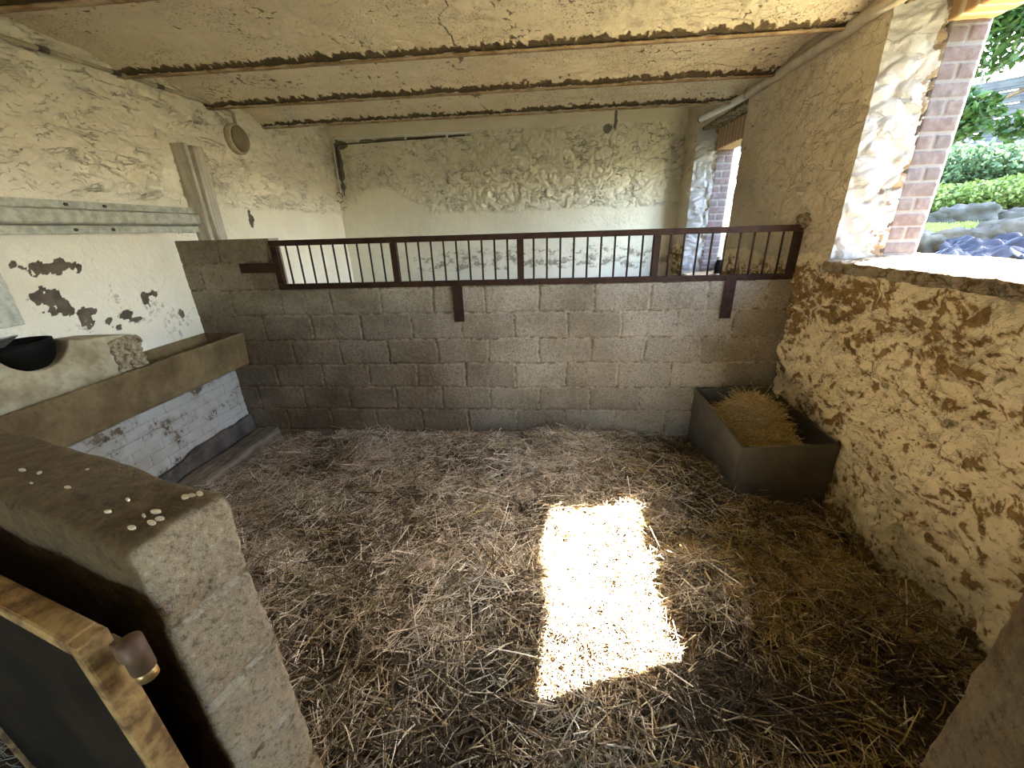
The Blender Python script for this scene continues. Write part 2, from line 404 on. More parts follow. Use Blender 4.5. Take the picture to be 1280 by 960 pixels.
# ---- right wall (normal -X): U=-Y.. use U=+Z, V=+Y
def right_fn(u, v):
    z = u - .4; y = v + Y_FRONT
    wx = fbm(y * 3, z * 3, 3, 13) * .3; wz = fbm(y * 3 + 9, z * 3, 3, 14) * .3
    f1, f2, idn = worley((y + wx) * 3.4, (z + wz) * 5.6, 12)
    edge = f2 - f1
    lowm = ss(1.75, 1.45, z)
    hg = ss(0, .3, edge) * .02 + (idn - .5) * .02
    h = hg * (.35 + .65 * lowm) + fbm(y * 4, z * 4, 5, 17, .6) * (.020 + .026 * lowm)
    q = z * 4.2 + fbm(y * 2.3, z * 3, 5, 113, .6) * 1.9; saw = q - np.floor(q); lm = ss(-.1, .25, fbm(y * 2.4, z * 3, 3, 123))
    h += (1 - saw) * .022 * lm * ss(0, .05, saw)
    h = h * .85 + ss(.45, -.1, z) * .02 - .03 * ss(1.5, 1.0, z)
    for w in (W1, W2):
        dx = np.maximum(np.maximum(w['iy0'] - y, y - w['iy1']), 0); dz = np.maximum(np.maximum(w['sill'] - z, z - w['itop']), 0)
        m = ss(.07, .015, np.hypot(dx, dz)); h = h * (1 - m) + np.minimum(h, .004) * m
    msk = fbm(y * 1.1 + 3, z * 1.5, 4, 19)
    fl = fbm(y * 9 + wx * 7 + z * 2, z * 13 + wz * 7, 5, 23, .72)
    top = ss(.9, 1.5, z)
    peel = np.clip(.19 + .42 * msk + fl * .80 + .22 * top + .10 * ss(2.2, 2.9, y), 0, 1) * lowm
    peel = np.maximum(peel, ss(.32, .02, z + fbm(y * 3, z * 3, 3, 6) * .2) * .55)
    peel = np.maximum(peel, (1 - lowm) * np.clip(.0 + fl * .55, 0, .46))
    crack = ss(.10, .0, edge) * ss(.0, .3, fbm(y * 5, z * 6, 3, 29) + .05) * .85
    crack = np.maximum(crack, ss(.33, .6, fbm(y * 9 + 4, z * 12, 4, 33)) * .9)
    crack = np.maximum(crack * .7, ss(.04, .0, np.minimum(saw, 1 - saw)) * lm * ss(-.1, .15, fbm(y * 5, z * 5, 3, 131)) * .6)
    crack = np.maximum(crack, ss(2.93, 3.05, z) * .25)
    crack = np.maximum(crack, ss(1.2, .8, np.hypot((y - 1.40) / .045, (z - .07) / .06) + fl * .7))
    return h, {'peel': peel, 'crack': crack, 'rough': .4 + .6 * lowm}
def whole(u, v):
    z = u - .4; y = v + Y_FRONT; r = np.zeros(z.shape, bool)
    for w in (W1, W2):
        r |= (y > w['iy0']) & (y < w['iy1']) & (z > w['sill'] - .01) & (z < w['itop'])
    return r
def right_wall(name, y0, y1, mat, up):
    pass
def whole_low(u, v): return whole(u, v) | ((u - .4) > 3.35)
o = struct(wall_grid('wall_right', (XR, Y_FRONT, -.4), (0, 0, 1), (0, 1, 0), 3.75, YB - Y_FRONT + .1, .0125, right_fn, M['right'], whole))
o.data.materials.append(M['upper'])
mi = np.zeros(len(o.data.polygons), np.int32)
cz = np.zeros(len(mi) * 3, np.float32); o.data.polygons.foreach_get('center', cz); cz = cz.reshape(-1, 3)
mi[cz[:, 2] > 1.63 + .07 * pn(cz[:, 1] * 4, cz[:, 2] * 4, 3)] = 1
o.data.polygons.foreach_set('material_index', mi)
# outer skin of that wall, with the window holes
XO = 2.365
def outer_wall():
    bm = bmesh.new()
    ys = [Y_FRONT, W1['y0'], W1['y1'], W2['y0'], W2['y1'], YB + .45]
    def slab(y0, y1, z0, z1): bbox(bm, XR + .09, XO, y0, y1, z0, z1)
    slab(ys[0], W1['iy0'] - .0, -.4, 3.6); slab(W1['iy1'], W2['iy0'], -.4, 3.6); slab(W2['iy1'], ys[5], -.4, 3.6)
    for w in (W1, W2):
        slab(w['iy0'], w['iy1'], -.4, w['sill'] - .05); slab(w['iy0'], w['iy1'], w['itop'] + .03, 3.6)
    return struct(bmobj('wall_outside', bm, M['outerwall']))
outer_wall()

def bricks_attr(a, z, bl=.215, bh=.083, mo=.012):
    row = np.floor(z / bh)
    zz = z - row * bh
    off = np.where(row % 2 == 0, 0, .5)
    long_ = row % 2 == 0
    L = np.where(long_, bl, bl * .5)
    k = np.floor(a / L); aa = a - k * L
    d = np.minimum(np.minimum(zz, bh - zz), np.minimum(aa, L - aa))
    mort = ss(mo * .9, mo * .35, d)
    tint = ((_h((row.astype(int)) & 511, k.astype(int) & 511, 7)) / 511.0)
    return mort, tint
def window(w, idx):
    t = bpy.data.objects.new(f'window_{idx}', None); COL.objects.link(t); struct(t)
    xm = 2.15
    for (yi, yo, nm) in ((w['iy1'], w['y1'], 1), (w['iy0'], w['y0'], -1)):
        # splayed white reveal
        d = np.array([xm + .02 - XR, yo - yi, 0]); L = np.hypot(d[0], d[1]); d /= L
        def f(u, v):
            z = v + w['sill']
            f1, f2, idn = worley(u * 5.5 + fbm(z * 3, u * 3, 2, 4) * .3, z * 11.5 + fbm(u * 4, z * 4, 3, 9) * .35, 40 + idx)
            e = f2 - f1
            h = ss(0, .25, e) * .009 + (idn - .5) * .008 + fbm(u * 7, z * 9, 5, 44, .6) * .014 - .006
            pe = ss(.19, .26, u + fbm(z * 6, u * 9, 4, 45) * .12) * .62 + ss(2.55, 2.9, z) * .1
            cr = ss(.09, 0, e) * ss(-.1, .2, fbm(u * 8, z * 8, 3, 46)) * .8
            return h * 1.0, {'peel': pe, 'crack': cr * .7, 'rough': np.full_like(u, .35)}
        H_ = w['itop'] - w['sill'] + .05
        if nm == 1: wall_grid('reveal', (XR - .008, yi, w['sill'] - .02), tuple(d), (0, 0, 1), L, H_, .012, f, M['reveal'], parent=t)
        else:
            def g(u, v):
                h, a = f(v, u); return h, a
            wall_grid('reveal', (XR - .008, yi, w['sill'] - .02), (0, 0, 1), tuple(d), H_, L, .012, g, M['reveal'], parent=t)
        # brick outer jamb
        y0, y1 = (yo, yo + .24) if nm == 1 else (yo - .24, yo)
        def dsp(P, d):
            m, ti = bricks_attr(P[:, 0] - xm + .003, P[:, 2]); sd = np.abs(d[:, 1]) > .6
            return -m * .007 * sd + pn(P[:, 0] * 30, P[:, 2] * 30, 3) * .003
        def att(P, d):
            m, ti = bricks_attr(P[:, 0] - xm + .003, P[:, 2]); return {'mortar': m, 'tint': ti}
        rough_box('brick_jamb', (xm, y0, w['sill'] - .06), (XO, y1, w['itop'] + .06), .011, .012, dsp, M['brick'], t, attr=att)
    # soffit: arch of bricks outside, rough lintel inside
    def dsp(P, d):
        k = np.floor(P[:, 1] / .083); a = P[:, 1] - k * .083
        m = ss(.011, .004, np.minimum(a, .083 - a)); return -m * .006 + pn(P[:, 1] * 25, P[:, 0] * 25, 4) * .004
    def att(P, d):
        k = np.floor(P[:, 1] / .083); a = P[:, 1] - k * .083
        return {'mortar': ss(.011, .004, np.minimum(a, .083 - a)), 'tint': _h(k.astype(int) & 511, 3, 2) / 511.0}
    rough_box('brick_arch', (xm - .01, w['y0'] - .05, w['top']), (XO, w['y1'] + .05, w['top'] + .3), .013, .01, dsp, M['archbrick'], t, attr=att)
    rough_box('lintel', (XR + .03, w['iy0'] - .05, w['itop'] - .02), (xm + .02, w['iy1'] + .05, w['itop'] + .3), .03, .02,
              lambda P, d: fbm(P[:, 0] * 9 + P[:, 2] * 5, P[:, 1] * 9, 4, 6) * .03, M['rubble'], t)
    # sill
    def sd(P, d): return fbm(P[:, 0] * 7 + P[:, 2] * 6, P[:, 1] * 7, 5, 15, .6) * .014 * np.where(P[:, 0] < XR + .02, 1, .5) + .09 * (P[:, 0] - XR) * (d[:, 2] > .5)
    rough_box('sill', (XR - .032, w['iy0'] - .03, w['sill'] - .085), (XO + .04, w['iy1'] + .03, w['sill'] - .006), .0125, .022, sd, M['sillpaint'], t,
                  attr=lambda P, d: {'peel': np.where(d[:, 2] > .7, .34, .36) + .5 * fbm(P[:, 1] * 9, P[:, 2] * 13 + P[:, 0] * 9, 4, 23, .7), 'crack': np.zeros(len(P)), 'rough': np.ones(len(P))})
    return t
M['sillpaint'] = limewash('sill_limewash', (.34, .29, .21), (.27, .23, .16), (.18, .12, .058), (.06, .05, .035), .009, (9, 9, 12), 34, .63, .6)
window(W1, 1); window(W2, 2)

# ---- back wall (normal -Y): U=+X, V=+Z gives U x V = -Y
def back_fn(u, v):
    x = u + XL - .15; z = v
    wx = fbm(x * 3, z * 3, 3, 3) * .4; wz = fbm(x * 3 + 9, z * 3, 3, 4) * .35
    f1, f2, idn = worley((x + wx) * 4, (z + wz) * 6, 22)
    split = np.where(x < -1.4, 2.12 + ss(-1.5, -2.4, x) * .38 - ss(-2.55, -3.1, x) * .3, 2.13 - .0 * x) + fbm(x * 3, x * 0, 3, 8) * .035
    up = ss(-.01, .03, z - split) * ss(3.2, 3.15, z)
    band = ss(3.15, 3.19, z)
    h = (ss(0, .3, f2 - f1) * .016 + (idn - .5) * .014 + fbm(x * 8, z * 8, 4, 9) * .022) * up + (1 - up) * (.012 + fbm(x * 2, z * 2, 3, 2) * .006) + band * .03
    dn = fbm(x * 5, z * 9, 4, 61)
    dirt = ss(1.74, 1.60, z + dn * .28) * (.30 + .28 * ss(-2.2, -1.6, x) + dn * .6) * ss(-2.9, -2.2, x) * ss(1.2, 1.35, z + dn * .1)
    crack = ss(.07, 0, f2 - f1) * ss(.1, .4, fbm(x * 5, z * 5, 3, 33)) * up * .8
    crack = np.maximum(crack, ss(.02, 0, np.abs(z - split)) * .45 * ss(-.2, .2, dn))
    for (a, b, ra, rb) in ((.877, 3.12, .06, .055), (.98, 3.25, .025, .16), (-2.95, 3.08, .12, .05), (-3.0, 2.8, .05, .35), (-1.9, 3.13, .9, .018)):
        crack = np.maximum(crack, ss(1.2, .8, np.hypot((x - a) / ra, (z - b) / rb) + dn * .5) * .95)
    return h, {'peel': np.clip(dirt, 0, 1) * .75, 'crack': crack, 'rough': up * .8}
struct(wall_grid('wall_back', (XL - .15, YB, 0), (1, 0, 0), (0, 0, 1), XR - XL + .3, 3.6, .0135, back_fn, M['back']))
boxo('wall_back_core', XL - .4, XO, YB + .07, YB + .45, -.4, 3.6, M['outerwall'])['kind'] = 'structure'
boxo('wall_left_core', XL - .45, XL - .07, Y_FRONT, YB + .45, -.4, 3.6, M['outerwall'])['kind'] = 'structure'

bm = bmesh.new()
bbox(bm, XL - .45, -1.4, Y_FRONT - .35, Y_FRONT, -.4, 3.6); bbox(bm, -.3, XO, Y_FRONT - .35, Y_FRONT, -.4, 3.6); bbox(bm, -1.4, -.3, Y_FRONT - .35, Y_FRONT, 2.15, 3.6); bbox(bm, -1.4, -.3, Y_FRONT - .35, Y_FRONT, -.4, .75)
struct(bmobj('wall_front', bm, M['left_plain']))

# ---- ceiling: shallow jack arches between steel beams
edges_y = [Y_FRONT - .4, -1.2, -.3, .6, 1.5] + [b[0] for b in BEAMS]
def ceil_fn(u, v):
    y = u + Y_FRONT - .4; x = v + XL - .2
    h = np.zeros_like(y); near = np.full(y.shape, 9.)
    for a, b in zip(edges_y[:-1], edges_y[1:]):
        t = np.clip((y - a) / (b - a), 0, 1); ins = (y >= a) & (y < b)
        arch = .115 * np.sqrt(np.clip(1 - (2 * t - 1) ** 2 * .98, 0, 1)) - .016
        h = np.where(ins, -arch, h); near = np.where(ins, np.minimum(y - a, b - y), near)
        frm = np.where(ins, b - y, 9); near = np.minimum(near, np.where(ins, frm, 9))
    last = y >= edges_y[-1]
    h = np.where(last, -(.03 + .32 * ss(edges_y[-1], edges_y[-1] + .25, y)), h)
    near = np.where(last, y - edges_y[-1], near)
    n1 = fbm(x * 7, y * 7, 5, 81, .6)
    fl = ss(.12, .3, fbm(x * 26, y * 26, 3, 85) + .25 * fbm(x * 1.2, y * 1.2, 3, 86))
    h += n1 * .012 - fl * .006
    n2 = fbm(x * 14, y * 14, 4, 83, .65)
    nearm = ss(.075, .0, near)
    nb = near + n2 * .03 + fbm(x * 24, y * 24, 3, 89) * .022
    nearm = ss(.062, .02, nb)
    peel = np.clip(fl * .3 + nearm * .8, 0, 1)
    crack = ss(.045, .022, nb) * .8
    crack = np.maximum(crack, fl * ss(.1, .3, fbm(x * 3, y * 3, 3, 87)) * .75)
    cx = -.62 + fbm(y * 4, y * 0, 3, 88) * .12
    crack = np.maximum(crack, ss(.014, .003, np.abs(x - cx)) * ss(-.1, .1, fbm(y * 5, x, 2, 7) + .08) * (y > 2.3) * .9)
    for (a, b, ra, rb) in ((-.66, 4.33, .05, .3), (-.62, 3.5, .035, .2)):
        crack = np.maximum(crack, ss(1.2, .7, np.hypot((x - a) / ra, (y - b) / rb) + n2 * .5) * .95)
    return h, {'peel': peel, 'crack': crack, 'rough': np.full_like(y, .9)}
# normal must face down: U=+Y, V=+X -> U x V = -Z ; positive h = downwards
struct(wall_grid('ceiling', (XL - .2, Y_FRONT - .4, 3.0), (0, 1, 0), (1, 0, 0), YB - Y_FRONT + .5, XR - XL + .25, .014, ceil_fn, M['ceil']))
boxo('ceiling_slab', XL - .45, XO + .5, Y_FRONT - .5, YB + .5, 3.42, 3.6, M['outerwall'])['kind'] = 'structure'
for k, yb in enumerate(edges_y[1:]):
    def dsp(P, d): return pn(P[:, 0] * 14, P[:, 1] * 30, 5) * .003 - .002
    struct(rough_box(f'trim_{k+1}', (XL - .05, yb - .024, 2.990), (XR + .04, yb + .024, 3.004), .03, .003, dsp, M['flange']))

# ------------------------------------------------------------------ floor + straw
def bed_h(x, y):
    z = .02 + .05 * np.exp(-((x + .1) / .85) ** 2 - ((y - 2.8) / .75) ** 2) + .11 * np.exp(-((x + .80) / .28) ** 2 - ((y - 2.98) / .28) ** 2) + .13 * np.exp(-((x - .08) / .36) ** 2 - ((y - 2.98) / .3) ** 2) + .04 * np.exp(-((x + 1.2) / .7) ** 2 - ((y - 2.2) / .6) ** 2)
    z = z + fbm(x * 1.7, y * 1.7, 4, 91) * .12 + fbm(x * 4.5, y * 4.5, 3, 95) * .035 - .05 * ss(1.2, 1.9, x) + .04 * np.exp(-((x - 1.2) / .3) ** 2 - ((y - 2.4) / .5) ** 2)
    z = z + .05 * np.exp(-((x + 1.9) / .4) ** 2 - ((y - 2.9) / .3) ** 2)
    return z - .03 * ss(.9, -.2, y)
def in_bed(x, y):
    # inside of the stall: beyond the skewed front wall
    return ((x + .65) * .2996 + (y - .52) * .954) 
def floor_fn(u, v):
    x = u + XL - .05; y = v + Y_FRONT
    return bed_h(x, y) - .012 + fbm(x * 14, y * 14, 3, 93) * .012, {}
struct(wall_grid('floor', (XL - .05, Y_FRONT, 0), (1, 0, 0), (0, 1, 0), XR - XL + .1, YP - Y_FRONT + .05, .025, floor_fn, M['dung']))
boxo('floor_yard', -9, 9, -16, Y_FRONT - .01, -.3, -.06, M['soil'])['kind'] = 'structure'
boxo('floor_far', XL - .05, XR + .05, YP + .1, YB + .05, -.1, -.02, M['dung'])['kind'] = 'structure'

def stalks(name, X, Y, Z, L, Wd, az_, tilt, roll, mat, bend=.12, parent=None, mats=None, idx=None):
    n = len(X)
    ct = np.cos(tilt); D = np.stack([np.cos(az_) * ct, np.sin(az_) * ct, np.sin(tilt)], -1)
    S = np.stack([-np.sin(az_), np.cos(az_), np.zeros(n)], -1); N = np.cross(D, S)
    c, s = np.cos(roll)[:, None], np.sin(roll)[:, None]
    A = S * c + N * s; B = -S * s + N * c
    C0 = np.stack([X, Y, Z], -1)
    bv = (rng.normal(0, bend, n) * L)[:, None] * A + (rng.normal(0, bend * .6, n) * L)[:, None] * B
    V = np.zeros((n, 9, 3), np.float32)
    for k, t in enumerate((-.5, 0., .5)):
        c0 = C0 + D * (t * L)[:, None] + bv * (0.25 - t * t) * 2
        w = (Wd * (1 if k < 2 else .7))[:, None]
        V[:, k * 3 + 0] = c0 + A * w * .5
        V[:, k * 3 + 1] = c0 - A * w * .5
        V[:, k * 3 + 2] = c0 + B * w * .55
    base = (np.arange(n) * 9)[:, None, None]
    f = []
    for k in (0, 3):
        for a, b in ((0, 1), (1, 2), (2, 0)): f.append([k + a, k + b, k + 3 + b, k + 3 + a])
    Fq = (base + np.array(f)[None]).reshape(-1, 4)
    o = mk_np(name, V.reshape(-1, 3), Fq, mat, parent)
    if mats:
        for m in mats: o.data.materials.append(m)
        o.data.polygons.foreach_set('material_index', np.repeat(idx, 6).astype(np.int32))
    return o
def straw_bed(N):
    # denser close to the camera
    X = rng.uniform(XL + .02, XR - .03, N * 3); Y = .05 + rng.random(N * 3) ** 1.22 * (YP - .07)
    keep = in_bed(X, Y) > .10
    keep &= ~((X > 1.33) & (Y > 2.43))
    keep &= ~((X < -2.62) & (Y > 1.0) & (rng.random(len(X)) < .93))
    keep &= (X > -2.62 + rng.normal(0, .05, len(X))) | (rng.random(len(X)) < .12)
    keep &= ~((X < -1.9) & (Y < 1.3) & (rng.random(len(X)) < .8))
    X, Y = X[keep][:N], Y[keep][:N]; n = len(X)
    L = np.clip(rng.lognormal(math.log(.095), .55, n), .03, .32)
    Wd = rng.uniform(.0028, .0062, n) * np.where(rng.random(n) < .08, 1.5, 1)
    flow = fbm(X * 1.6, Y * 1.6, 3, 97) * 4
    azm = flow + rng.normal(0, 1.0, n) + PI * rng.integers(0, 2, n)
    tilt = rng.normal(0, .20, n) + np.where(rng.random(n) < .05, rng.uniform(-.6, .6, n), 0)
    lay = rng.random(n)
    Z = bed_h(X, Y) - .016 + lay * .060 + np.abs(np.sin(tilt)) * L * .28
    # keep everything on its side of the walls
    mx = np.abs(np.cos(azm)) * L * .5; my = np.abs(np.sin(azm)) * L * .5
    X = np.clip(X, XL + .03 + mx, XR - .02 - mx); Y = np.minimum(Y, YP - .012 - my)
    gold = ss(.3, 1.5, X + fbm(X * 2, Y * 2, 3, 33) * .9) * .55 + .08
    idx = np.where(lay < .60 + .6 * fbm(X * 1.3 + 5, Y * 1.3, 3, 44) + .10 * ss(1.8, .8, Y), 1, np.where(rng.random(n) < gold, 2, 0))  # low layers get the dark stalks, painting shade between the pale ones
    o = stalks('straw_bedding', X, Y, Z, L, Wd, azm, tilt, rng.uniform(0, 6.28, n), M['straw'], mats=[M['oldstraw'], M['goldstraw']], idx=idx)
    return tag(o, 'thick bed of loose brown and pale straw covering the stall floor', 'straw', kind='stuff')
straw_bed(125000)
def corridor_straw(n):
    X = rng.uniform(-3.0, -.9, n * 3); Y = rng.uniform(-.6, 1.4, n * 3)
    k = in_bed(X, Y) < -.2; X, Y = X[k][:n], Y[k][:n]; n = len(X)
    L = np.clip(rng.lognormal(math.log(.07), .5, n), .025, .2)
    o = stalks('passage_straw', X, Y, bed_h(X, Y) + rng.random(n) * .03, L, rng.uniform(.002, .004, n), rng.uniform(0, 6.28, n), rng.normal(0, .15, n), rng.uniform(0, 6.28, n), M['straw'])
    tag(o, 'loose straw on the passage floor outside the stable door', 'straw', kind='stuff')
corridor_straw(9000)

# ------------------------------------------------------------------ block partition
CR, CL, ZP = .2265, .45, 1.457
def course(x, z, x0=.417, top=ZP):
    k = np.floor((top - z) / CR); zz = (top - z) - k * CR
    off = np.where(k % 2 == 0, x0, x0 - .215)
    jx = (x - off) / CL; m = np.floor(jx); xx = (jx - m) * CL
    d = np.minimum(np.minimum(zz, CR - zz), np.minimum(xx, CL - xx))
    tint = _h(k.astype(int) & 511, m.astype(int) & 511, 3) / 511.0
    return d, tint
def part_fn(u, v):
    x = u + XL - .05; z = v - .25
    d, tint = course(x + fbm(x * 4, z * 6, 2, 2) * .012, z + fbm(x * 3, z * 3, 2, 1) * .014)
    dd = d + fbm(x * 20, z * 20, 3, 4) * .006
    mort = ss(.012, .004, dd)
    h = -mort * .007 + (tint - .5) * .004 + fbm(x * 30, z * 30, 3, 9) * .003
    grime = np.clip(ss(-.6, -2.3, x) * .7 + fbm(x * 1.4, z * 2.2, 4, 12) * .9 + .10, 0, 1) * .7  # brown staining, with some of the dimmer light at the left painted in
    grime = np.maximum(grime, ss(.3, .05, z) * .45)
    return h, {'mortar': mort, 'tint': tint, 'peel': grime}
XC = -2.262
PZ = 1.872
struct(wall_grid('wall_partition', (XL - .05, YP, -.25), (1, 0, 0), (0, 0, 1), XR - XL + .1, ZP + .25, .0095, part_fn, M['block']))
def part_fn2(u, v):
    h, a = part_fn(u, v + ZP + .25); return h, a
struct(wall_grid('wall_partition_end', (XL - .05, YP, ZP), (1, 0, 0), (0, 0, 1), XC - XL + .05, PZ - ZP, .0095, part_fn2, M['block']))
M['blockcore'] = simple('block_top', (.34, .29, .22), (.22, .18, .13), 6, .92, .003)
boxo('wall_partition_core', XL - .05, XR + .05, YP + .008, YP + .14, -.25, ZP - .001, M['blockcore'])['kind'] = 'structure'
boxo('wall_partition_end_core', XL - .05, XC - .001, YP + .008, YP + .14, ZP - .002, PZ - .001, M['blockcore'])['kind'] = 'structure'

# ------------------------------------------------------------------ grille
g = thing('grille', (-.17, YP, ZP), 'dark red-brown steel grille of thin upright bars standing on the block partition', 'grille')
def gbox(name, x0, x1, y0, y1, z0, z1, bev=.003): return boxo(name, x0 + .17, x1 + .17, y0 - YP, y1 - YP, z0 - ZP, z1 - ZP, M['rust'], g, bev)
GZ0, GZ1 = ZP + .001, 1.853
gbox('top_rail', XC, 1.925, YP - .012, YP + .038, GZ1 - .045, GZ1)
gbox('bottom_rail', XC, 1.925, YP - .012, YP + .038, GZ0, GZ0 + .042)
ST = [XC + .027, -1.215, -.182, .876, 1.905]
for x in ST: gbox('stile', x - .026, x + .026, YP - .009, YP + .035, GZ0 + .043, GZ1 - .046)
for a, b in zip(ST[:-1], ST[1:]):
    for k in range(9):
        x = a + (b - a) * (k + 1) / 10
        bm = bmesh.new(); tube(bm, [(x + .17, .013, .040), (x + .17, .013, GZ1 - ZP - .043)], .0078, 8); bmobj('bar', bm, M['rust'], g, True)
gbox('strap', XC - .30, XC + .01, YP - .016, YP - .009, 1.60, 1.68, .001)
for x in (-.712, 1.467): gbox('strap', x - .043, x + .043, YP - .017, YP - .010, 1.16, GZ0 + .02, .001)

# mortar lump where the grille enters the right wall
tag(rough_box('mortar_lump', (1.895, YP - .045, 1.825), (1.99, YP + .08, 1.93), .012, .05,
    lambda P, d: fbm(P[:, 1] * 25, P[:, 2] * 25 + P[:, 0] * 20, 3, 7) * .03, M['rubble']), 'rough mortar lump packed round the end of the steel grille near the window', 'mortar')

# ------------------------------------------------------------------ feed trough and drinker on the left
def trough():
    bm = bmesh.new()
    x0, x1, y0, y1, z0, z1 = -3.085, -2.69, .95, YP - .012, .79, 1.09
    vs = bbox(bm, x0, x1, y0, y1, z0, z1)
    top = [f for f in bm.faces if f.normal.z > .5]
    r = bmesh.ops.inset_region(bm, faces=top, thickness=.05)
    for v in top[0].verts: v.co.z -= .2; v.co.x += (-2.885 - v.co.x) * .25
    for v in bm.verts:
        if v.co.z < .8 and abs(v.co.x - x1) < .01: v.co.x -= .03
    return tag(bmobj('feed_trough', bm, M['trough'], bevel=.016, seg=3), 'long brown concrete feed trough under the peeling cream wall', 'trough')
trough()
def drinker():
    # concrete housing standing in the trough, cut round for the bowl
    n = 40
    prof = [(1.2, .95), (1.2, 1.33)]
    cyc, czc, rr = 1.885, 1.40, .175
    for k in range(n + 1):
        a = math.radians(200 + (345 - 200) * k / n); prof.append((cyc + rr * math.cos(a), czc + rr * 1.0 * math.sin(a)))
    prof += [(2.10, 1.335), (2.30, 1.315), (2.42, 1.29), (2.425, 1.27), (2.43, 1.0), (2.42, .95)]
    bm = bmesh.new(); xa, xb = -3.075, -2.80
    A = [bm.verts.new((xb + (.0 if z > 1.2 else .02), y, z)) for y, z in prof]; B = [bm.verts.new((xa, y, z)) for y, z in prof]
    m = len(prof)
    bm.faces.new(A); bm.faces.new(B[::-1])
    for i in range(m):
        j = (i + 1) % m; bm.faces.new((A[i], B[i], B[j], A[j]))
    bmesh.ops.recalc_face_normals(bm, faces=bm.faces)
    o = bmobj('concrete_housing', bm, M['surround'], bevel=.012, seg=2)
    tag(o, 'pale concrete drinker housing set into the near end of the trough', 'concrete housing')
    bp = rough_box('broken_end', (-2.86, 2.235, 1.06), (-2.782, 2.445, 1.285), .011, .012,
              lambda P, d: fbm(P[:, 0] * 22, P[:, 2] * 22 + P[:, 1] * 9, 4, 3) * .022, M['rubble'], o)
    bp['label'] = 'rough broken end showing dark aggregate'
    t = thing('drinking_bowl', (-2.925, cyc, 1.345), 'black iron drinking bowl set in the pale concrete housing', 'drinking bowl')
    # half round bowl shell
    V, Fc = [], []
    nu, nv = 28, 10
    def pt(a, r, zoff, k): return (k * .135 * math.cos(a) * r, (rr - .004) * math.sin(a) * r, zoff)
    bm = bmesh.new(); rings = []
    for (r, z) in ((.35, -.135), (.7, -.115), (.92, -.06), (1.0, .0), (1.0, .035), (.93, .035), (.90, .0), (.82, -.05), (.6, -.095), (.25, -.11)):
        rings.append([bm.verts.new((.135 * r * math.cos(2 * PI * k / nu), (rr - .012) * r * math.sin(2 * PI * k / nu), z)) for k in range(nu)])
    for a, b in zip(rings[:-1], rings[1:]):
        for k in range(nu): bm.faces.new((a[k], a[(k + 1) % nu], b[(k + 1) % nu], b[k]))
    bm.faces.new(rings[0][::-1]); bm.faces.new(rings[-1])
    bmesh.ops.recalc_face_normals(bm, faces=bm.faces)
    bmobj('bowl', bm, M['black'], t, True)
    boxo('back_shield', -.15, -.125, -.16, .01, .0, .15, M['black'], t, .006)
    rot = Matrix.Rotation(math.radians(-28), 4, 'Y')
    bm = bmesh.new(); bbox(bm, -.055, .085, -.06, .02, -.004, .004, rot)
    for v in bm.verts: v.co += Vector((-.04, 0, .035))
    p = bmobj('paddle', bm, M['paddle'], t, bevel=.003); p['label'] = 'worn steel tongue plate'
    bm = bmesh.new(); bbox(bm, -3.06, -3.04, 1.55, 2.06, 1.445, 1.93)
    tag(bmobj('steel_plate', bm, M['galv'], bevel=.004), 'plain grey steel plate fixed upright on the wall above the drinking bowl', 'plate')
drinker()
# painted brick plinth wall beneath the trough
def plinth_fn(u, v):
    y = u + .9; z = v - .2
    bh = .08; row = np.floor(z / bh); zz = z - row * bh; L = .23; yy = (y + (row % 2) * .115) % L
    m = ss(.011, .004, np.minimum(np.minimum(zz, bh - zz), np.minimum(yy, L - yy)))
    d = fbm(y * 3, z * 4, 4, 5)
    return -m * .004 + fbm(y * 9, z * 9, 3, 8) * .008, {'peel': np.clip(.22 + d * .7 + .4 * np.exp(-((y - 2.85) / .1) ** 2) * ss(.3, .6, z), 0, .62), 'crack': m * .6 + .2 * np.clip(d, 0, 1)}
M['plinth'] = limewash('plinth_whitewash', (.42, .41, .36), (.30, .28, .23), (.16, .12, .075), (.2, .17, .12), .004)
wall_grid('wall_plinth', (-2.9, .9, -.2), (0, 1, 0), (0, 0, 1), YP - .9, 1.0, .012, plinth_fn, M['plinth'])['kind'] = 'structure'
o = rough_box('baseboard_left', (-2.93, .9, -.15), (-2.855, YP - .003, .265), .03, .012,
    lambda P, d: fbm(P[:, 1] * 5, P[:, 2] * 7, 4, 3) * .014 - .08 * ss(2.65, 2.30, P[:, 1]) * (d[:, 2] > .5), M['kerb'])
struct(o)
tag(rough_box('timber_sleeper', (-2.82, 1.0, -.12), (-2.60, YP - .02, .135), .022, .02,
    lambda P, d: fbm(P[:, 0] * 9 + P[:, 2] * 6, P[:, 1] * 3, 4, 9) * .022, M['sleeper']), 'rotting timber sleeper half buried in straw under the trough', 'sleeper')

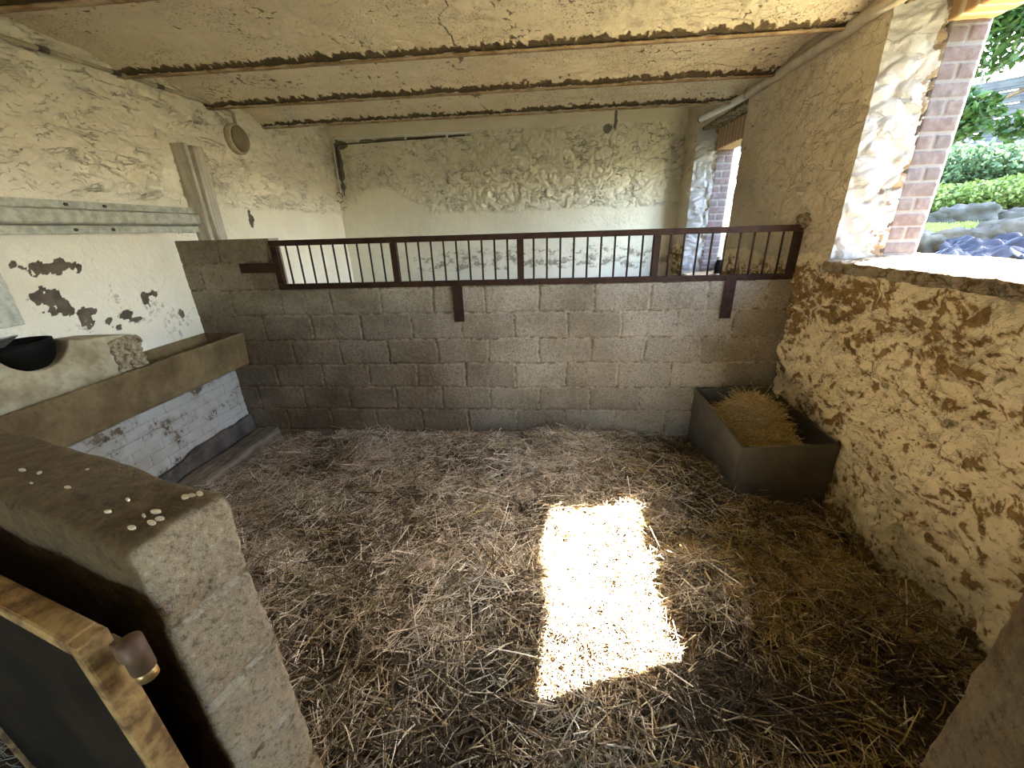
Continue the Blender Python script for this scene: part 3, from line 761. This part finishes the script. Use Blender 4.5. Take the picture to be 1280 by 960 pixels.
# ------------------------------------------------------------------ metal rails and post on left wall
def wrail(y0, y1, label, dx=0.0):
    t = thing('wall_rail', (XL + .03, (y0 + y1) / 2, 2.04), label, 'rail', group=None)
    prof_top = [(.03, 2.085), (.045, 2.10), (.045, 2.137), (.03, 2.14)]
    def ext(name, pr):
        bm = bmesh.new(); rows = []
        for y in (y0, y1): rows.append([bm.verts.new((x + dx - .03, y - (y0 + y1) / 2, z - 2.04)) for x, z in pr])
        n = len(pr)
        for i in range(n): bm.faces.new((rows[0][i], rows[0][(i + 1) % n], rows[1][(i + 1) % n], rows[1][i]))
        bm.faces.new(rows[0][::-1]); bm.faces.new(rows[1]); bmesh.ops.recalc_face_normals(bm, faces=bm.faces)
        bmobj(name, bm, M['galv'], t, bevel=.002)
    ext('top_flange', [(.032, 2.092), (.046, 2.092), (.046, 2.138), (.032, 2.138)])
    ext('channel', [(.032, 1.99), (.082, 2.000), (.088, 2.01), (.088, 2.078), (.082, 2.086), (.032, 2.092)])
    ext('bottom_flange', [(.032, 1.938), (.048, 1.938), (.048, 1.988), (.032, 1.988)])
    for yy in (y0 + .12, y1 - .12):
        for z in (2.115, 1.963):
            bm = bmesh.new(); tube(bm, [(.016 + dx, yy - (y0 + y1) / 2, z - 2.04), (.028 + dx, yy - (y0 + y1) / 2, z - 2.04)], .011, 6); bmobj('bolt', bm, M['kerb'], t)
wrail(1.0, 2.66, 'galvanised steel rail on the cream wall, the length above the drinking bowl')
wrail(2.664, 3.70, 'galvanised steel rail on the cream wall, the length ending at the timber post', -.004)
t = thing('timber_post', (XL + .085, 3.62, 1.4), 'weathered grey timber post fixed to the cream wall behind the block partition', 'post')
boxo('board', -.09, .05, -.085, -.045, -1.4, 1.23, M['timber'], t, .006)
boxo('upright', -.09, .085, -.043, .07, -1.4, 1.215, M['timber'], t, .006)

# conduits and lamp
bm = bmesh.new(); tube(bm, [(XL + .062, .6, 2.93), (XL + .062, 1.6, 2.95), (XL + .062, 2.6, 2.977), (XL + .062, 3.5, 3.015), (XL + .062, 4.28, 3.04), (XL + .062, 4.34, 3.02), (XL + .062, 4.345, 2.93)], .0135, 8)
t = thing('cable_conduit', (0, 0, 0), 'thin cream conduit running just under the ceiling to the round lamp', 'conduit')
bmobj('pipe', bm, M['conduit'], t, True)
for y, z in ((2.75, 2.985), (3.55, 3.017), (3.2, 3.002)):
    bm = bmesh.new(); tube(bm, [(XL + .062, y - .03, z - .002), (XL + .062, y + .03, z + .002)], .017, 8); c = bmobj('coupler', bm, M['kerb'], t, True); c['label'] = 'dark coupling sleeve'
def disc(name, prof, mat, parent, n=36):
    bm = bmesh.new(); rings = [[bm.verts.new((x, r * math.cos(2 * PI * k / n), r * math.sin(2 * PI * k / n))) for k in range(n)] for x, r in prof]
    for a, b in zip(rings[:-1], rings[1:]):
        for k in range(n): bm.faces.new((a[k], a[(k + 1) % n], b[(k + 1) % n], b[k]))
    bm.faces.new(rings[0][::-1]); bm.faces.new(rings[-1]); bmesh.ops.recalc_face_normals(bm, faces=bm.faces)
    return bmobj(name, bm, mat, parent, True)
t = thing('bulkhead_lamp', (XL + .014, 4.34, 2.80), 'round dusty bulkhead lamp high on the wall above the timber post', 'lamp')
disc('lamp_base', [(0, .135), (.05, .135), (.06, .128), (.06, .10)], M['lampbase'], t)
disc('lamp_glass', [(.058, .118), (.075, .112), (.095, .09), (.108, .05), (.111, .012)], M['lampglass'], t)
t = thing('corner_conduit', (0, 0, 0), 'white conduit running along the top of the far wall and down into its corner', 'conduit')
bm = bmesh.new(); tube(bm, [(-.95, YB - .045, 3.16), (-2.0, YB - .05, 3.163), (-2.98, YB - .05, 3.165), (-3.03, YB - .05, 3.15), (-3.035, YB - .05, 2.42)], .0125, 8); bmobj('pipe', bm, M['white'], t, True)
bm = bmesh.new(); tube(bm, [(-1.1, YB - .03, 3.13), (-2.1, YB - .035, 3.11), (-2.95, YB - .04, 3.09), (-2.99, YB - .04, 3.05), (-2.985, YB - .04, 2.42)], .009, 8); c = bmobj('cable', bm, M['kerb'], t, True); c['label'] = 'dark cable beside the pipe'
for x in (-2.75, -1.95, -1.35):
    boxo('clip', x - .012, x + .012, YB - .066, YB - .03, 3.11, 3.182, M['white'], t, .002)
bm = bmesh.new(); tube(bm, [(-3.06 + .05 * math.cos(a), YB - .06, 2.40 + .07 * math.sin(a)) for a in np.linspace(0, 5.6, 16)], .006, 6); c = bmobj('cable_loop', bm, M['kerb'], t, True)
# right wall: white strip light and batten
t = thing('strip_light', (XR - .05, 5.18, 3.03), 'white tubular strip light fixed above the far window', 'light')
bm = bmesh.new(); tube(bm, [(0, -.55, -.045), (0, .55, .02)], .032, 14); bmobj('tube', bm, M['white'], t, True)
bm = bmesh.new(); tube(bm, [(0, .551, .02), (0, .585, .022)], .03, 14); c = bmobj('end_cap', bm, M['black'], t, True)
tag(rough_box('cable_trunking', (XR - .055, 2.2, 2.965), (XR + .01, 4.62, 3.03), .04, .006,
    lambda P, d: fbm(P[:, 1] * 4, P[:, 2] * 9, 3, 2) * .005, M['batten']), 'painted batten running along the top of the window wall under the ceiling', 'batten')
# dark jar on far window sill
t = thing('dark_jar', (2.27, 5.45, 1.262), 'small dark jar standing on the sill of the far window', 'jar')
def lathe(name, pr, mat, parent, n=20):
    bm = bmesh.new(); rings = [[bm.verts.new((r * math.cos(2 * PI * k / n), r * math.sin(2 * PI * k / n), z)) for k in range(n)] for r, z in pr]
    for a, b in zip(rings[:-1], rings[1:]):
        for k in range(n): bm.faces.new((a[k], a[(k + 1) % n], b[(k + 1) % n], b[k]))
    bm.faces.new(rings[0][::-1]); bm.faces.new(rings[-1]); bmesh.ops.recalc_face_normals(bm, faces=bm.faces)
    return bmobj(name, bm, mat, parent, True)
lathe('body', [(.05, 0), (.058, .02), (.058, .13), (.045, .16), (.045, .175)], M['black'], t)
lathe('lid', [(.05, .176), (.05, .215), (.045, .22)], M['galv'], t)

# ------------------------------------------------------------------ feed box
def feed_box():
    t = thing('feed_box', (1.65, 2.85, 0), 'grey open-topped corner box of flat panels holding hay', 'feed box')
    th = .018
    P = dict(fl=(1.345, 2.415), fr=(1.955, 2.40), bl=(1.315, 3.265), br=(1.96, 3.265))
    zf, zb, zr = .46, .555, .50
    def panel(name, a, b, za, zb_, th, nrm):
        bm = bmesh.new(); a = Vector(a); b = Vector(b); n = Vector(nrm) * th
        q = [(a, -.14), (b, -.14), (b, zb_), (a, za)]
        A = [bm.verts.new((p.x - 1.65, p.y - 2.85, z)) for p, z in q]; B = [bm.verts.new((p.x + n.x - 1.65, p.y + n.y - 2.85, z)) for p, z in q]
        bm.faces.new(A); bm.faces.new(B[::-1])
        for i in range(4): bm.faces.new((A[i], B[i], B[(i + 1) % 4], A[(i + 1) % 4]))
        bmesh.ops.recalc_face_normals(bm, faces=bm.faces); return bmobj(name, bm, M['boxgrey'], t, bevel=.003)
    panel('front_panel', P['fl'], P['fr'], zf, zr, th, (0, 1))
    panel('side_panel', (1.345, 2.434), P['bl'], zf, zb, th, (1, 0))
    panel('back_panel', (1.335, 3.265), P['br'], zb, zb, th, (0, -1))
    panel('side_panel', (1.955, 2.42), (1.96, 3.245), zr, zb, th, (-1, 0))
    bm = bmesh.new(); bbox(bm, 1.37 - 1.65, 1.415 - 1.65, 2.434 - 2.85, 2.47 - 2.85, .42, .447); bmobj('corner_block', bm, M['boxgrey'], t, bevel=.002)
    return t
feed_box()
def hay():
    n = 3000
    X = rng.uniform(1.37, 1.92, n); Y = rng.uniform(2.46, 3.23, n)
    top = .24 + .30 * np.exp(-((X - 1.66) / .20) ** 2 - ((Y - 2.92) / .33) ** 2) + .06 * ((Y - 2.45) / .8)
    depth = rng.random(n) ** 1.3 * .09
    L = np.clip(rng.lognormal(math.log(.16), .4, n), .06, .32)
    a = rng.uniform(0, 6.28, n); tl = rng.normal(0, .38, n)
    mx = np.abs(np.cos(a)) * L * .5; my = np.abs(np.sin(a)) * L * .5
    X = 1.375 + mx + rng.random(n) * (.55 - 2 * mx); Y = 2.45 + my + rng.random(n) * (.785 - 2 * my)
    top = .24 + .30 * np.exp(-((X - 1.66) / .20) ** 2 - ((Y - 2.92) / .33) ** 2) + .06 * ((Y - 2.45) / .8)
    o = stalks('hay', X, Y, top - depth + .03, L, rng.uniform(.0040, .0068, n), a, tl, rng.uniform(0, 6.28, n), M['hay'], .16)
    tag(o, 'heap of golden hay piled inside the grey feed box', 'hay', kind='stuff')
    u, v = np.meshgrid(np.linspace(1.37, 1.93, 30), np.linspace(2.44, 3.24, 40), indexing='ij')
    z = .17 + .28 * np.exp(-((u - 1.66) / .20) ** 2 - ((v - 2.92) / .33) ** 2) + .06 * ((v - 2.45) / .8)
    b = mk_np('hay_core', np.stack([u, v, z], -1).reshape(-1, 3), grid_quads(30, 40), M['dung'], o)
    b['kind'] = 'stuff'
hay()

# ------------------------------------------------------------------ skewed front wall: left pier, right pier, door
DU = np.array([-.954, .2996, 0]); DN = np.array([.2996, .954, 0])   # along the wall to the left, and into the stall
def frame(o): return (np.stack([DU, DN, [0, 0, 1]], 1), np.array(o, float))
PT, PZT = .168, 1.408
P0 = np.array([-.628, .602, 0])
def pier_d(P, n):
    end = n[:, 0] < -.5
    zz = (PZT - .0 - P[:, 2]); k = np.floor((zz + .03) / .225); q = (zz + .03) - k * .225
    m = ss(.014, .004, np.minimum(q, .225 - q)) * (zz > .12)
    m2 = m * end
    r = fbm(P[:, 1] * 40 + P[:, 0] * 31, P[:, 2] * 40, 3, 3) * .006 * (end * 1.0 + .35)
    r += fbm(P[:, 0] * 4 + P[:, 1] * 3, P[:, 2] * 4 + P[:, 1] * 5, 4, 5) * .012 * (1 - .5 * end)
    return r - m2 * .012
def pier_a(P, n):
    end = ss(-.35, -.75, n[:, 0] + fbm(P[:, 1] * 20, P[:, 2] * 12, 3, 6) * .25)
    zz = (PZT - P[:, 2]); k = np.floor((zz + .03) / .225); q = (zz + .03) - k * .225
    m = ss(.018, .006, np.minimum(q, .225 - q) + fbm(P[:, 1] * 30, P[:, 2] * 30, 2, 8) * .004) * (zz > .12) * end
    tint = _h(k.astype(int) & 511, 5, 3) / 511.0
    return {'mortar': m, 'tint': tint, 'peel': 1 - end * .97}
struct(rough_box('wall_front_left', (0, -PT, -.25), (2.62, 0, PZT), .0105, .022, pier_d, M['pier'], None, frame(P0), pier_a))
RT = 1.80
Q0 = P0 - DU * 1.085
def rp_d(P, n):
    k = np.floor((P[:, 2] + fbm(P[:, 1] * 6, P[:, 1] * 0, 2, 2) * .02 + .075) / .225); q = (P[:, 2] + .075 + fbm(P[:, 1] * 6, P[:, 1] * 0, 2, 2) * .02) - k * .225
    return -ss(.008, .002, np.minimum(q, .225 - q)) * .006 * (n[:, 0] < -.5) + fbm(P[:, 1] * 22, P[:, 2] * 22 + P[:, 0] * 20, 4, 2) * .004
def rp_a(P, n):
    k = np.floor((P[:, 2] + .075) / .225)
    return {'mortar': np.zeros(len(P)), 'tint': _h(k.astype(int) & 511, 9, 3) / 511.0, 'peel': np.full(len(P), .75) + .3 * fbm(P[:, 1] * 8, P[:, 2] * 8, 3, 4)}
struct(rough_box('wall_front_right', (-1.65, -PT, -.25), (0, 0, RT), .0125, .005, rp_d, M['pier'], None, frame(Q0), rp_a))
# flakes of chaff on top of the pier
tops = [(110, 588), (50, 592), (150, 586), (40, 605), (205, 660), (232, 622), (240, 620), (250, 618), (160, 625), (135, 640), (165, 660), (180, 645), (28, 588), (85, 610), (195, 640), (215, 655)]
bm = bmesh.new()
for (px, py) in tops:
    d = R @ np.array([px - CX, -(py - CY), -F]); p = np.array([0, 0, H]) + d * ((PZT + .003 - H) / d[2])
    if np.dot(p - P0, DN) > -.02: p = p - DN * .03
    if np.dot(p - P0, DU) < .03: p = p + DU * .035
    a = random.uniform(-.4, .4) - .3; l = random.uniform(.0055, .013); w = l * random.uniform(.35, .6)
    c, s = math.cos(a), math.sin(a); q = []
    for k in range(8):
        ex, ey = l * math.cos(k * PI / 4), w * math.sin(k * PI / 4); q.append((p[0] + ex * c - ey * s, p[1] + ex * s + ey * c))
    A = [bm.verts.new((x, y, PZT + .002)) for x, y in q]; B = [bm.verts.new((x, y, PZT + .006)) for x, y in q]
    bm.faces.new(A[::-1]); bm.faces.new(B)
    for k in range(8): bm.faces.new((A[k], A[(k + 1) % 8], B[(k + 1) % 8], B[k]))
tag(bmobj('chaff_flakes', bm, M['chaff']), 'pale flakes of chaff scattered on top of the foreground block wall', 'chaff', kind='stuff')

def stable_door():
    D0 = np.array([-.657 - .034, .3625 + .004, 0]); a = math.atan2(.268, -.963)
    t = thing('stable_door', tuple(D0), 'dark sheet stable door with rusty edge frame folded back against the foreground block wall', 'door', rz=a)
    # local: +x along the door to its free edge, +y towards the viewer side
    t['kind'] = 'thing'
    W, Z0, Z1, ft = 1.23, .10, 1.318, .028
    def fb(name, x0, x1, z0, z1, y0=-.02, y1=.02, mat='rusty', bev=.005, par=t):
        return boxo(name, x0, x1, y0, y1, z0, z1, M[mat], par, bev)
    fr = [fb('frame_stile', 0, ft, Z0, Z1), fb('frame_stile', W - ft, W, Z0, Z1), fb('frame_rail', ft, W - ft, Z1 - ft, Z1), fb('frame_rail', ft, W - ft, Z0, Z0 + ft)]
    p = fb('door_panel', ft - .004, W - ft + .004, Z0 + ft - .004, Z1 - ft + .004, -.006, .008, 'darksheet', .001); p['label'] = 'dark scuffed sheet panel'
    h = fb('hinge', -.035, .02, 1.245, 1.29, -.026, -.010, 'steelbrown', .003)
    bm = bmesh.new(); tube(bm, [(-.037, -.022, 1.236), (-.037, -.022, 1.300)], .0165, 18); bmobj('barrel', bm, M['steelbrown'], h, True)
    bm = bmesh.new(); tube(bm, [(-.037, -.022, 1.216), (-.037, -.022, 1.2355)], .0145, 18); bmobj('pin', bm, M['brass'], h, True)
stable_door()

# ------------------------------------------------------------------ outside
def leaves(name, C, size, mat, parent=None):
    n = len(C)
    a = rng.uniform(0, 6.28, n); tl = rng.uniform(-1.0, 1.0, n)
    D = np.stack([np.cos(a) * np.cos(tl), np.sin(a) * np.cos(tl), np.sin(tl)], -1)
    up = rng.normal(0, 1, (n, 3)); S = np.cross(D, up); S /= np.linalg.norm(S, axis=1)[:, None] + 1e-9; N = np.cross(D, S)
    s = (size * rng.uniform(.6, 1.3, n))[:, None]
    V = np.stack([C, C + D * s * .35 + S * s * .3 + N * s * .08, C + D * s, C + D * s * .35 - S * s * .3 + N * s * .08], 1)
    Fq = np.arange(n * 4).reshape(-1, 4)
    return mk_np(name, V.reshape(-1, 3), Fq, mat, parent, smooth=False)
def blob(c, r, n):
    d = rng.normal(0, 1, (n, 3)); d /= np.linalg.norm(d, axis=1)[:, None]
    return np.array(c) + d * np.array(r) * (rng.random((n, 1)) ** .33)
def pol(be, r, tan):
    b = math.radians(be); return np.array([r * math.sin(b), r * math.cos(b), H + tan * r])
def ground_fn(u, v):
    x = u + XO; y = v - 1
    r = np.hypot(x, y)
    z = 1.18 + .24 * ss(3.6, 5.6, r) + .22 * ss(6.7, 7.3, r) + .04 * ss(7.3, 8.7, r) + .20 * ss(8.9, 9.7, r) + .62 * ss(9.8, 12.5, r) + fbm(x, y, 3, 4) * .05
    return z, {}
struct(wall_grid('floor_outside', (XO, -1, 0), (1, 0, 0), (0, 1, 0), 16, 18, .12, ground_fn, M['soil']))
def gz(x, y):
    z, _ = ground_fn(np.array([[x - XO]]), np.array([[y + 1]])); return float(z[0, 0])
def rock(be, r, sx, sy, sz, label, seed, rz=0, lift=0.0):
    p = pol(be, r, 0); z = gz(p[0], p[1]) + lift
    c, s = math.cos(rz), math.sin(rz)
    def d(P, n): return fbm(P[:, 0] * 5 + seed, P[:, 1] * 5 + P[:, 2] * 6, 4, seed) * .09 - np.abs(pn(P[:, 0] * 4 + seed, P[:, 2] * 5 + P[:, 1] * 3, seed + 3)) * .08
    o = rough_box('garden_rock', (-sx / 2, -sy / 2, -sz * .25), (sx / 2, sy / 2, sz * .75), .05, min(sx, sy, sz) * .3, d, M['rock'], None,
                  (np.array([[c, -s, 0], [s, c, 0], [0, 0, 1]]), np.array([p[0], p[1], z])))
    return tag(o, label, 'rock', 'rocks edging the garden beds')
RZ = math.radians(-45)
rock(40.0, 6.75, .38, .35, .36, 'grey rock right beside the brick jamb in the lower row outside the near window', 1, RZ + .5)
rock(41.6, 6.9, .62, .4, .32, 'long slanting pale grey rock second in the lower row outside the near window', 2, RZ + .2)
rock(43.6, 6.85, .55, .4, .38, 'broad blocky rock above the navy tarp, third in the lower row', 3, RZ)
rock(45.4, 6.95, .45, .4, .44, 'mossy upright rock in the lower row above the farther end of the tarp', 4, RZ - .3)
rock(40.4, 9.0, .55, .4, .26, 'small rock beside the brick jamb in the upper row behind the grass strip', 6, RZ)
rock(41.5, 9.05, .45, .4, .32, 'small rounded rock second in the upper row behind the grass', 7, RZ + .3)
rock(42.7, 9.0, .6, .45, .42, 'largest square rock of the upper row behind the grass strip', 8, RZ)
rock(44.7, 9.1, .8, .4, .26, 'low flat rock next to the square rock in the upper row', 9, RZ - .1)
rock(46.8, 9.1, .7, .4, .28, 'low rock of the upper row farthest from the brick jamb', 10, RZ)
# tarp
def tarp_fn(u, v):
    return .02 + np.abs(fbm(u * 3 + v, v * 5, 4, 6)) * .22, {}
be = math.radians(44.6); c, s = math.cos(-be), math.sin(-be)
o = wall_grid('navy_tarp', (3.55, 4.05, 1.42), (math.cos(-be), math.sin(-be), 0), (math.sin(be) * .985, math.cos(be) * .985, .13), 2.2, 1.25, .025, tarp_fn, M['tarp'])
tag(o, 'crumpled navy blue tarpaulin on the ground just outside the near window', 'tarpaulin')
# grass strip
n = 9000
be_ = np.radians(rng.uniform(38, 50, n)); r_ = rng.uniform(7.2, 8.9, n)
X, Y = r_ * np.sin(be_), r_ * np.cos(be_)
Zg, _ = ground_fn(X[None] - XO, Y[None] + 1)
o = stalks('lawn_strip', X, Y, Zg[0] + .04, rng.uniform(.08, .16, n), rng.uniform(.006, .012, n), rng.uniform(0, 6.28, n), rng.uniform(.5, 1.4, n), rng.uniform(0, 6, n), M['grass'])
tag(o, 'sunlit strip of grass between the two rows of rocks', 'grass', kind='stuff')
def shrub(be, r, rad, h, label, mat, n, sz):
    p = pol(be, r, 0); z = gz(p[0], p[1])
    t = thing('garden_shrub', (p[0], p[1], z), label, 'shrub', group='shrubs behind the garden rocks')
    L = leaves('foliage', blob((0, 0, h * .5), (rad, rad, h * .55), n), sz, M[mat], t)
    bm = bmesh.new()
    for k in range(4):
        a = k * 1.6; tube(bm, [(0.02 * math.cos(a), .02 * math.sin(a), -.05), (rad * .3 * math.cos(a), rad * .3 * math.sin(a), h * .4), (rad * .5 * math.cos(a), rad * .5 * math.sin(a), h * .75)], [.018, .013, .006], 6)
    bmobj('stems', bm, M['bark'], t)
shrub(40.6, 10.2, .75, .42, 'low lime green shrub beside the brick jamb above the upper rocks', 'shrub2', 3200, .07)
shrub(43.4, 10.3, .8, .4, 'low lime green shrub directly behind the square upper rock', 'shrub2', 3200, .07)
shrub(46.3, 10.4, .85, .45, 'lime shrub farthest from the brick jamb behind the upper rocks', 'shrub2', 3200, .07)
shrub(40.2, 11.6, .8, .75, 'blue green shrub beside the brick jamb in the back row', 'shrub', 3000, .09)
shrub(42.7, 11.7, .8, .55, 'blue green shrub below the grey planks in the back row', 'shrub', 3000, .09)
shrub(45.4, 11.8, .9, .6, 'blue green shrub of the back row farthest from the brick jamb', 'shrub', 3000, .09)
# plank retaining wall
p = pol(43.5, 13.4, 0); zb = gz(p[0], p[1])
t = thing('plank_wall', (p[0], p[1], zb), 'grey horizontal plank retaining wall far behind the shrubs', 'retaining wall', rz=-math.radians(43.5))
for k in range(8):
    boxo('plank', -2.4, 2.4, -.05 + k * .04, .02 + k * .04, k * .235, k * .235 + .21, M['sleeper_out'], t, .012)
for x in (-2.2, 0, 2.2): boxo('post', x - .06, x + .06, .34, .46, -.1, 1.95, M['sleeper_out'], t, .01)
# tree whose canopy hangs over the garden
tp = pol(50.5, 11.8, 0); tz = gz(tp[0], tp[1])
t = thing('leafy_tree', (tp[0], tp[1], tz), 'leafy green tree with branches hanging across the top of the near window', 'tree')
T0 = np.array([tp[0], tp[1], tz])
bm = bmesh.new(); tube(bm, [(0, 0, -.2), (.05, 0, 1.5), (.0, .1, 3.2), (.15, .1, 5.5)], [.26, .2, .16, .07], 12); bmobj('trunk', bm, M['bark'], t, True)
cl = []
for be_k, r_k, tan_k, rad, n in ((39.7, 8.6, .14, .42, 1000), (42.5, 9.0, .30, .9, 2600), (45.0, 9.2, .35, 1.0, 3000), (47.5, 9.0, .32, .95, 2600), (44.0, 10.2, .42, 1.4, 4200),
                             (41.0, 9.5, .36, 1.1, 3000), (47.5, 10.0, .5, 1.6, 4500), (46.9, 9.0, .17, .4, 600), (43.6, 9.3, .115, .22, 160), (39.2, 9.0, .25, .8, 2000),
                             (43.0, 11.5, .62, 2.0, 5000), (50, 11.5, .4, 1.8, 3500)):
    q = pol(be_k, r_k, tan_k) - T0; cl.append(blob(q, (rad, rad, rad * .75), n))
    bm = bmesh.new(); tube(bm, [(0.05, .05, 2.4), tuple(q * .55 + np.array([0, 0, .9])), tuple(q)], [.07, .045, .015], 7); bmobj('branch', bm, M['bark'], t, True)
leaves('foliage', np.concatenate(cl), .12, M['leaf'], t)

T1 = np.array([10.2, 8.2, gz(10.2, 8.2)])  # unseen tree, added to keep the sun off the garden rocks and tarp
t = thing('leafy_tree', tuple(T1), 'leafy tree farther along the garden shading the rocks and tarpaulin', 'tree')
bm = bmesh.new(); tube(bm, [(0, 0, -.2), (-.05, 0, 1.8), (-.3, -.2, 3.4), (-.5, -.3, 5.0)], [.22, .18, .13, .06], 12); bmobj('trunk', bm, M['bark'], t, True)
cl = []
for q, rad, n in (((7.9, 5.9, 5.3), .9, 1500), ((7.2, 5.35, 5.2), .7, 1100), ((8.1, 5.6, 6.3), .8, 1100), ((9.2, 7.3, 5.6), 1.3, 2200), ((8.6, 6.3, 6.0), 1.0, 1600), ((10.2, 8.3, 6.4), 1.6, 2600), ((7.6, 6.6, 4.9), .9, 1400), ((10.6, 7.0, 6.6), 1.3, 1800)):
    q = np.array(q) - T1; cl.append(blob(q, (rad, rad, rad * .7), n))
    bm = bmesh.new(); tube(bm, [(-.2, -.1, 2.6), tuple(q * .55 + np.array([0, 0, 1.2])), tuple(q)], [.07, .045, .015], 7); bmobj('branch', bm, M['bark'], t, True)
leaves('foliage', np.concatenate(cl), .14, M['leaf'], t)

# ------------------------------------------------------------------ light
w = bpy.data.worlds.new('world'); scene.world = w; w.use_nodes = True
nt = w.node_tree; bg = nt.nodes['Background']
sky = nt.nodes.new('ShaderNodeTexSky'); sky.sky_type = 'NISHITA'; sky.sun_disc = False
sd = Vector((1, .286, 1.17)).normalized()
sky.sun_elevation = math.asin(sd.z); sky.sun_rotation = math.atan2(sd.x, sd.y)
sky.air_density = 1.0; sky.dust_density = 1.5; sky.ozone_density = 1.0
nt.links.new(sky.outputs[0], bg.inputs[0]); bg.inputs[1].default_value = .75
sl = bpy.data.lights.new('sun', 'SUN'); sl.energy = 40; sl.angle = math.radians(.53); sl.color = (1, .93, .82)
so = bpy.data.objects.new('sun', sl); COL.objects.link(so); so.rotation_euler = sd.to_track_quat('Z', 'Y').to_euler()

vs = scene.view_settings
scene.display_settings.display_device = 'sRGB'
vs.view_transform = 'Standard'; vs.look = 'None'; vs.gamma = 1; vs.use_curve_mapping = False
vs.exposure = 3.2
cy = scene.cycles
cy.max_bounces = 14; cy.diffuse_bounces = 10; cy.glossy_bounces = 4; cy.transmission_bounces = 4
cy.use_denoising = True
cy.sample_clamp_indirect = 20
